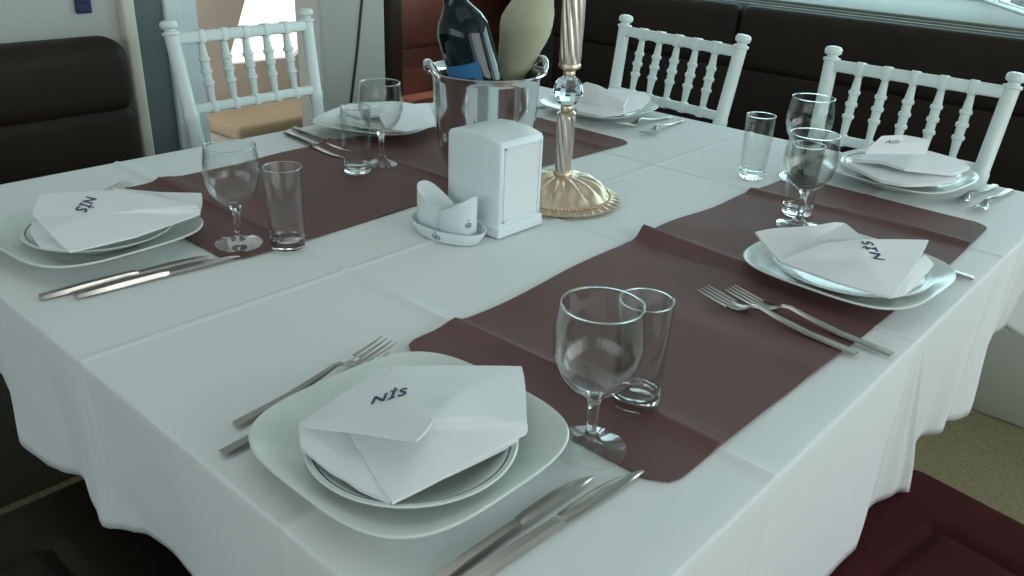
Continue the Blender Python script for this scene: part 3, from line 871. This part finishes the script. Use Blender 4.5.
# ------------------------------------------------------------------ salt and pepper set
saucer_loc = (.577, .669, TZ + .001)
t = thing('condiment_tray', 'oval white porcelain tray holding the two slanted shakers', 'tray', saucer_loc, radians(4))
bm = bmesh.new()
def oval_lathe(prof, ax, ay, seg=64):
    rings = []
    for s, z in prof:
        rings.append([bm.verts.new((ax * s * cos(2 * pi * k / seg) , (ay * s + 0 ) * sin(2 * pi * k / seg), z)) for k in range(seg)])
    for A, B in zip(rings, rings[1:]):
        for k in range(seg): bm.faces.new((A[k], B[k], B[(k + 1) % seg], A[(k + 1) % seg]))
    bm.faces.new(list(reversed(rings[0]))); bm.faces.new(rings[-1])
oval_lathe([(.80, 0), (.84, .0), (.92, .008), (1.0, .0185), (1.0, .020), (.97, .020), (.90, .010), (.82, .005), (.4, .0045)], .041, .073)
tray_b = obj('tray_body', bm, 'porcelain', t)
def emblem(bm, cx, cz, r, place):
    """little round blue wave badge mapped on a surface by place(u,v)"""
    n = 20
    for r0, r1 in ((r * .72, r), (0.0, r * .42)):
        for k in range(n):
            a0, a1 = 2 * pi * k / n, 2 * pi * (k + 1) / n
            q = []
            for rr, aa in ((r0, a0), (r1, a0), (r1, a1), (r0, a1)):
                q.append(place(cx + rr * cos(aa), cz + rr * .8 * sin(aa)))
            if r0 == 0: q = q[1:] if False else [q[0], q[1], q[2]]
            bm.faces.new([bm.verts.new(p) for p in q])
    for dy, w in ((r * 1.25, r * .6), (r * 1.55, r * .3)):
        q = [place(cx - w / 2, cz + dy), place(cx + w / 2, cz + dy), place(cx + w / 2, cz + dy + r * .18), place(cx - w / 2, cz + dy + r * .18)]
        bm.faces.new([bm.verts.new(p) for p in q])
bm = bmesh.new()
def tray_place(u, v):   # u along outside angle, v height
    a = radians(188) + u / .05
    f = v / .0185
    s = .845 + .155 * f
    return (.041 * s * cos(a) * 1.012, .073 * s * sin(a) * 1.012, v)
emblem(bm, 0.0, .0085, .0062, tray_place)
e_ = obj('emblem', bm, 'blue_ink', tray_b, smooth=False, norm=False); e_['label'] = 'blue round emblem'

def shaker(label, loc, rz, holes, hollow):
    t = thing('shaker', label, 'shaker', loc, rz, 'slant topped shakers')
    # local +y is the tall end, footprint oval ax x ay
    ax, ay, seg = .0225, .031, 48
    bm = bmesh.new()
    def hgt(y):
        u = (y + ay) / (2 * ay)
        return .040 + .030 * u ** 1.5
    rings = []
    for s, kz in ((.80, 0), (.97, .0), (1.0, .03), (1.0, .5), (1.0, .93), (.985, 1.0)):
        ring = []
        for k in range(seg):
            a = 2 * pi * k / seg
            n_ = 2.6; c_, d_ = cos(a), sin(a); r = (abs(c_) ** n_ + abs(d_) ** n_) ** (-1 / n_)
            x, y = ax * r * c_ * s, ay * r * d_ * s
            ring.append(bm.verts.new((x, y, hgt(y) * kz)))
        rings.append(ring)
    for q, zz in ((.93, 0.0), (.88, -.0012), (.6, -.004), (.3, -.0055)):
        ring = []
        for k in range(seg):
            a = 2 * pi * k / seg
            n_ = 2.6; c_, d_ = cos(a), sin(a); r = (abs(c_) ** n_ + abs(d_) ** n_) ** (-1 / n_)
            x, y = ax * r * c_ * q, ay * r * d_ * q
            dip = 0
            ring.append(bm.verts.new((x, y, hgt(y) + zz - (.010 * max(0, 1 - abs((y + ay * .45) / (ay * .6)) ** 2) if hollow and q < .9 else 0))))
        rings.append(ring)
    for A, B in zip(rings, rings[1:]):
        for k in range(seg): bm.faces.new((A[k], B[k], B[(k + 1) % seg], A[(k + 1) % seg]))
    bm.faces.new(list(reversed(rings[0]))); bm.faces.new(rings[-1])
    sb_ = obj('shaker_body', bm, 'porcelain', t)
    if holes:
        bm = bmesh.new()
        def pl(u, v):
            a = 1.10 + u / .026
            c_, d_ = cos(a), sin(a); r = (abs(c_) ** 2.6 + abs(d_) ** 2.6) ** (-1 / 2.6)
            return (ax * r * c_ * 1.012, ay * r * d_ * 1.012, v)
        emblem(bm, 0, .026, .0058, pl)
        e = obj('emblem', bm, 'blue_ink', sb_, smooth=False, norm=False); e['label'] = 'blue round emblem'
        bm = bmesh.new()
        for u, v in ((.0, .060), (.002, .056), (-.002, .0565), (.001, .0525)):
            q = [pl(u + .0006 * cos(k), v + .0006 * sin(k)) for k in (0, 1.57, 3.14, 4.71)]
            bm.faces.new([bm.verts.new(p) for p in q])
        obj('pour_holes', bm, 'blue_ink', sb_, smooth=False, norm=False)
    return t
shaker('white slant topped shaker with a blue emblem, front one in the tray', (.578, .647, TZ + .0062), pi + radians(8), True, True)
shaker('white slant topped shaker without emblem, rear one in the tray', (.578, .699, TZ + .0062), radians(4), False, False)

# ------------------------------------------------------------------ candlestick
t = thing('candlestick', 'tall champagne metal candlestick with twisted stem and crystal ball', 'candlestick', (.849, .656, TZ + .001))
def base_rf(i, a, r, z):
    if i in (3, 4, 5): return r * (1 + .018 * cos(36 * a)), z + .0012 * cos(36 * a)
    if 8 <= i <= 13:
        w = sin(pi * (i - 7.5) / 6.5); b = abs(sin(7 * a + (i - 8) * .12))
        return r * (1 + .035 * w * (b - .5)), z + .0065 * w * (b - .5)
    return r, z
bp = [(0, .0), (.085, .0), (.098, .0015), (.105, .004), (.1055, .006), (.099, .0085), (.090, .010), (.086, .012), (.083, .014), (.078, .022), (.070, .030), (.058, .037), (.044, .042), (.033, .045), (.025, .0465), (.019, .048), (0, .048)]
obj('base', lathe(bmesh.new(), bp, 252, rf=base_rf), 'gold', t)
bm = bmesh.new()
for k in range(84):
    a = 2 * pi * k / 84
    bmesh.ops.create_icosphere(bm, subdivisions=1, radius=.0026, matrix=Matrix.Translation((.0885 * cos(a), .0885 * sin(a), .0118)))
o_ = obj('bead_ring', bm, 'gold', t)
def twist(z0, z1, r0, r1, turns, amp, n=9):
    prof = [(0, z0)] + [(r0 + (r1 - r0) * i / 40, z0 + (z1 - z0) * i / 40) for i in range(41)] + [(0, z1)]
    def rf(i, a, r, z):
        u = (z - z0) / (z1 - z0)
        e = min(1, min(u, 1 - u) * 14)
        return r * (1 + amp * e * (abs(sin(n / 2 * a + turns * 2 * pi * u)) - .5)), z
    return lathe(bmesh.new(), prof, 108, rf=rf)
obj('lower_stem', twist(.054, .157, .0135, .0158, .9, .16), 'silver', t)
def turnring(name, prof, m): return obj(name, lathe(bmesh.new(), prof, 40), m, t)
turnring('lower_collar', [(0, .044), (.015, .044), (.0172, .047), (.0172, .052), (.015, .055), (0, .055)], 'gold')
turnring('ball_collar', [(0, .155), (.0165, .155), (.0168, .158), (.013, .161), (.0105, .163), (.0115, .167), (.0105, .171), (0, .171)], 'gold')
bm = bmesh.new(); bmesh.ops.create_uvsphere(bm, u_segments=14, v_segments=9, radius=.0265, matrix=Matrix.Translation((0, 0, .1965)))
obj('crystal_ball', bm, 'crystal', t, smooth=False)
turnring('upper_collar', [(0, .221), (.0095, .221), (.0105, .226), (.0095, .230), (.013, .233), (.0185, .236), (.0190, .241), (.0175, .244), (0, .244)], 'gold')
obj('upper_stem', twist(.243, .42, .0175, .0192, 1.3, .15, 10), 'silver', t)
turnring('cup', [(0, .418), (.019, .418), (.022, .424), (.016, .430), (.024, .44), (.03, .452), (.027, .452), (.018, .440), (0, .438)], 'gold')

# ------------------------------------------------------------------ ice bucket and bottles
BC = (.828, .830)
t = thing('ice_bucket', 'polished steel ice bucket holding two bottles behind the napkin box', 'ice bucket', (*BC, TZ + .0055))
prof = [(0, .006), (.045, .006), (.050, 0), (.058, .0), (.058, .008), (.056, .012), (.066, .018), (.078, .036), (.087, .065), (.093, .10), (.0965, .15), (.098, .188), (.1005, .196), (.106, .200), (.1085, .2025), (.1075, .2045), (.1035, .2035), (.0965, .198), (.0945, .19), (.0935, .15), (.090, .10), (.084, .066), (.075, .039), (.062, .022), (0, .018)]
obj('bucket_body', lathe(bmesh.new(), prof, 72), 'bucket', t)
for sgn in (1, -1):
    a0 = Vector((.90, -.44, 0)) * sgn
    sd_ = Vector((.44, .90, 0))
    bm = bmesh.new()
    pts = []
    for k in range(13):
        u = pi * k / 12
        pts.append(a0 * (.100 + .010 * sin(u)) + sd_ * (.030 * cos(u)) + Vector((0, 0, .196 + .024 * sin(u))))
    tube(bm, pts, [.005] + [.0062] * 11 + [.005], 10)
    obj('handle', bm, 'bucket', t)

def leaning(name, label, cat, base, top):
    t = thing(name, label, cat, base)
    d_ = (Vector(top) - Vector(base)).normalized()
    t.rotation_euler = d_.to_track_quat('Z', 'Y').to_euler()
    return t
_bx = Vector((.67, -.74, 0)); _by = Vector((.753, .657, 0))   # sideways and away, seen from the bench side
b0 = Vector((*BC, TZ + .122)) + _bx * .006 - _by * .028
t = leaning('wine_bottle', 'dark wine bottle with a blue label leaning left in the ice bucket', 'bottle', b0, b0 + Vector((0, 0, .20)) - _bx * .060 - _by * .01)
bp = [(0, -.056), (.024, -.060), (.040, -.060), (.045, -.056), (.0465, -.048), (.0465, .012), (.0465, .158), (.045, .171), (.039, .187), (.030, .200), (.022, .212), (.0185, .226), (.0175, .270), (.019, .271), (.019, .285), (.0165, .287), (0, .287)]
obj('glass_body', lathe(bmesh.new(), bp, 56), 'bottle_glass', t)
bm = bmesh.new()
fr = math.atan2(-.657, -.753) - t.rotation_euler.z
n = 30
def lab(a0, a1, z0, z1, r, bm):
    rows = []
    for z in (z0, z1):
        rows.append([bm.verts.new((r * cos(a0 + (a1 - a0) * k / n), r * sin(a0 + (a1 - a0) * k / n), z)) for k in range(n + 1)])
    for k in range(n): bm.faces.new((rows[0][k], rows[0][k + 1], rows[1][k + 1], rows[1][k]))
mw = t.rotation_euler.to_matrix()
def toward(v):   # local angle that faces world direction v
    l = mw.inverted() @ v; return math.atan2(l.y, l.x)
fa = toward(Vector((-.62, -.50, 0)))
lab(fa - 1.25, fa + .38, .020, .118, .0470, bm)
lab_ = o_ = obj('label', bm, 'blue_label', t, norm=False)
o_.modifiers.new('thickness', 'SOLIDIFY').thickness = .0003
bm = bmesh.new(); lab(fa - .8, fa + .1, .085, .094, .0474, bm); lab(fa - .6, fa - .1, .076, .080, .0474, bm)
o_ = obj('label_print', bm, 'navy_ink', lab_, norm=False)

b0 = Vector((*BC, TZ + .040)) - _bx * .006 + _by * .036
t = leaning('wrapped_bottle', 'pale straw coloured cloth wrapped bottle leaning right in the ice bucket', 'bottle', b0, b0 + Vector((0, 0, .24)) + _bx * .075 + _by * .012)
def wrf(i, a, r, z):
    return r * (1 + .035 * sin(3 * a + z * 40) + .015 * sin(9 * a - z * 70)), z
wp = [(0, 0), (.020, 0), (.023, .02), (.0225, .09), (.0235, .14), (.028, .17), (.036, .20), (.041, .222), (.0455, .240), (.0475, .255), (.045, .272), (.040, .29), (.032, .306), (.026, .325), (.022, .345), (.021, .36), (0, .362)]
obj('cloth_wrap', lathe(bmesh.new(), wp, 60, rf=wrf), 'wrap', t)
bm = bmesh.new(); lathe(bm, [(0, .35), (.0145, .35), (.0145, .385), (.0155, .386), (.0155, .398), (0, .40)], 32); obj('bottle_neck', bm, 'bottle_glass', t)

# ------------------------------------------------------------------ chairs
BEAD = [(0, .0072), (.22, .0095), (.29, .0108), (.30, .0138), (.35, .0138), (.36, .0100), (.48, .0105), (.49, .0140), (.545, .0140), (.555, .0105), (.67, .0104), (.68, .0136), (.73, .0136), (.74, .0105), (.80, .0095), (1, .0072)]
def make_chair(label, loc, rz):
    t = thing('chiavari_chair', label, 'chair', loc, rz, 'white chairs with turned spindles')
    def by(z): return .190 + (z - .45) * .165     # lean of the back
    def bx(z): return .176 + max(0, z - .45) * .045
    for s in (-1, 1):
        bm = bmesh.new()
        pts = []; rad = []
        for z, r in ((0, .012), (.02, .014), (.10, .016), (.30, .0185), (.42, .0185), (.425, .0215), (.445, .0215), (.45, .0185), (.60, .0175), (.718, .017), (.723, .0190), (.738, .0190), (.743, .017), (.86, .0165), (.918, .0165), (.920, .0200), (.926, .0200), (.928, .0125), (.932, .0125), (.935, .0185), (.939, .0200), (.946, .0200), (.951, .016), (.953, .007)):
            y = by(z) if z > .45 else .190 - (.45 - z) * .05 * -1
            pts.append((s * bx(z), y, z)); rad.append(r)
        tube(bm, pts, rad, 16)
        obj('back_post', bm, 'chair', t)
        bm = bmesh.new()
        tube(bm, [(s * .175, -.19, z) for z in (0, .02, .1, .2, .21, .225, .235, .35, .42, .445)], [.012, .014, .015, .017, .021, .021, .017, .018, .0185, .0185], 16)
        obj('front_leg', bm, 'chair', t)
    def rail(name, z, hh, hw):
        bm = bmesh.new()
        ang = math.atan(.165)
        box(bm, (-bx(z), -hw, -hh), (bx(z), hw, hh), .005, 3, matrix=Matrix.Translation((0, by(z), z)) @ Matrix.Rotation(-ang, 4, 'X'))
        for i in range(5):
            x = (i - 2) * .062
            box(bm, (x - .0085, -hw - .0025, -hh - .0025), (x + .0085, hw + .0025, hh + .0025), .003, 2, matrix=Matrix.Translation((0, by(z), z)) @ Matrix.Rotation(-ang, 4, 'X'))
        obj(name, bm, 'chair', t)
    rail('top_rail', .910, .0135, .0115)
    rail('lower_rail', .746, .0115, .0105)
    for i in range(5):
        bm = bmesh.new()
        x0, x1 = (i - 2) * .062, (i - 2) * .062
        turned(bm, (x0, by(.755), .755), (x1, by(.900), .900), BEAD, 12)
        obj('spindle', bm, 'chair', t)
    bm = bmesh.new(); box(bm, (-.20, -.21, .44), (.20, .205, .475), .012, 3); obj('seat', bm, 'chair', t)
    bm = bmesh.new(); box(bm, (-.19, -.20, .475), (.19, .165, .515), .018, 4); obj('seat_pad', bm, 'napkin', t)
    for z in (.16, .26):
        for s in (-1, 1):
            bm = bmesh.new(); tube(bm, [(s * .175, -.19, z), (s * .172, .17 + z * .04, z)], .009, 10); obj('stretcher', bm, 'chair', t)
        bm = bmesh.new(); tube(bm, [(-.175, -.19, z + .03), (.175, -.19, z + .03)], .009, 10); obj('stretcher', bm, 'chair', t)
    return t
ch = make_chair('white spindle back chair in the middle, behind the candlestick', (1.742 - .265, 1.020, 0), radians(-97))
clone(ch, 'white spindle back chair at the right, behind the right-hand plate', (1.742 - .268, .367, 0), radians(-90))
clone(ch, 'white spindle back chair at the upper left in front of the doorway', (.893, 1.72 - .268, 0), radians(3))
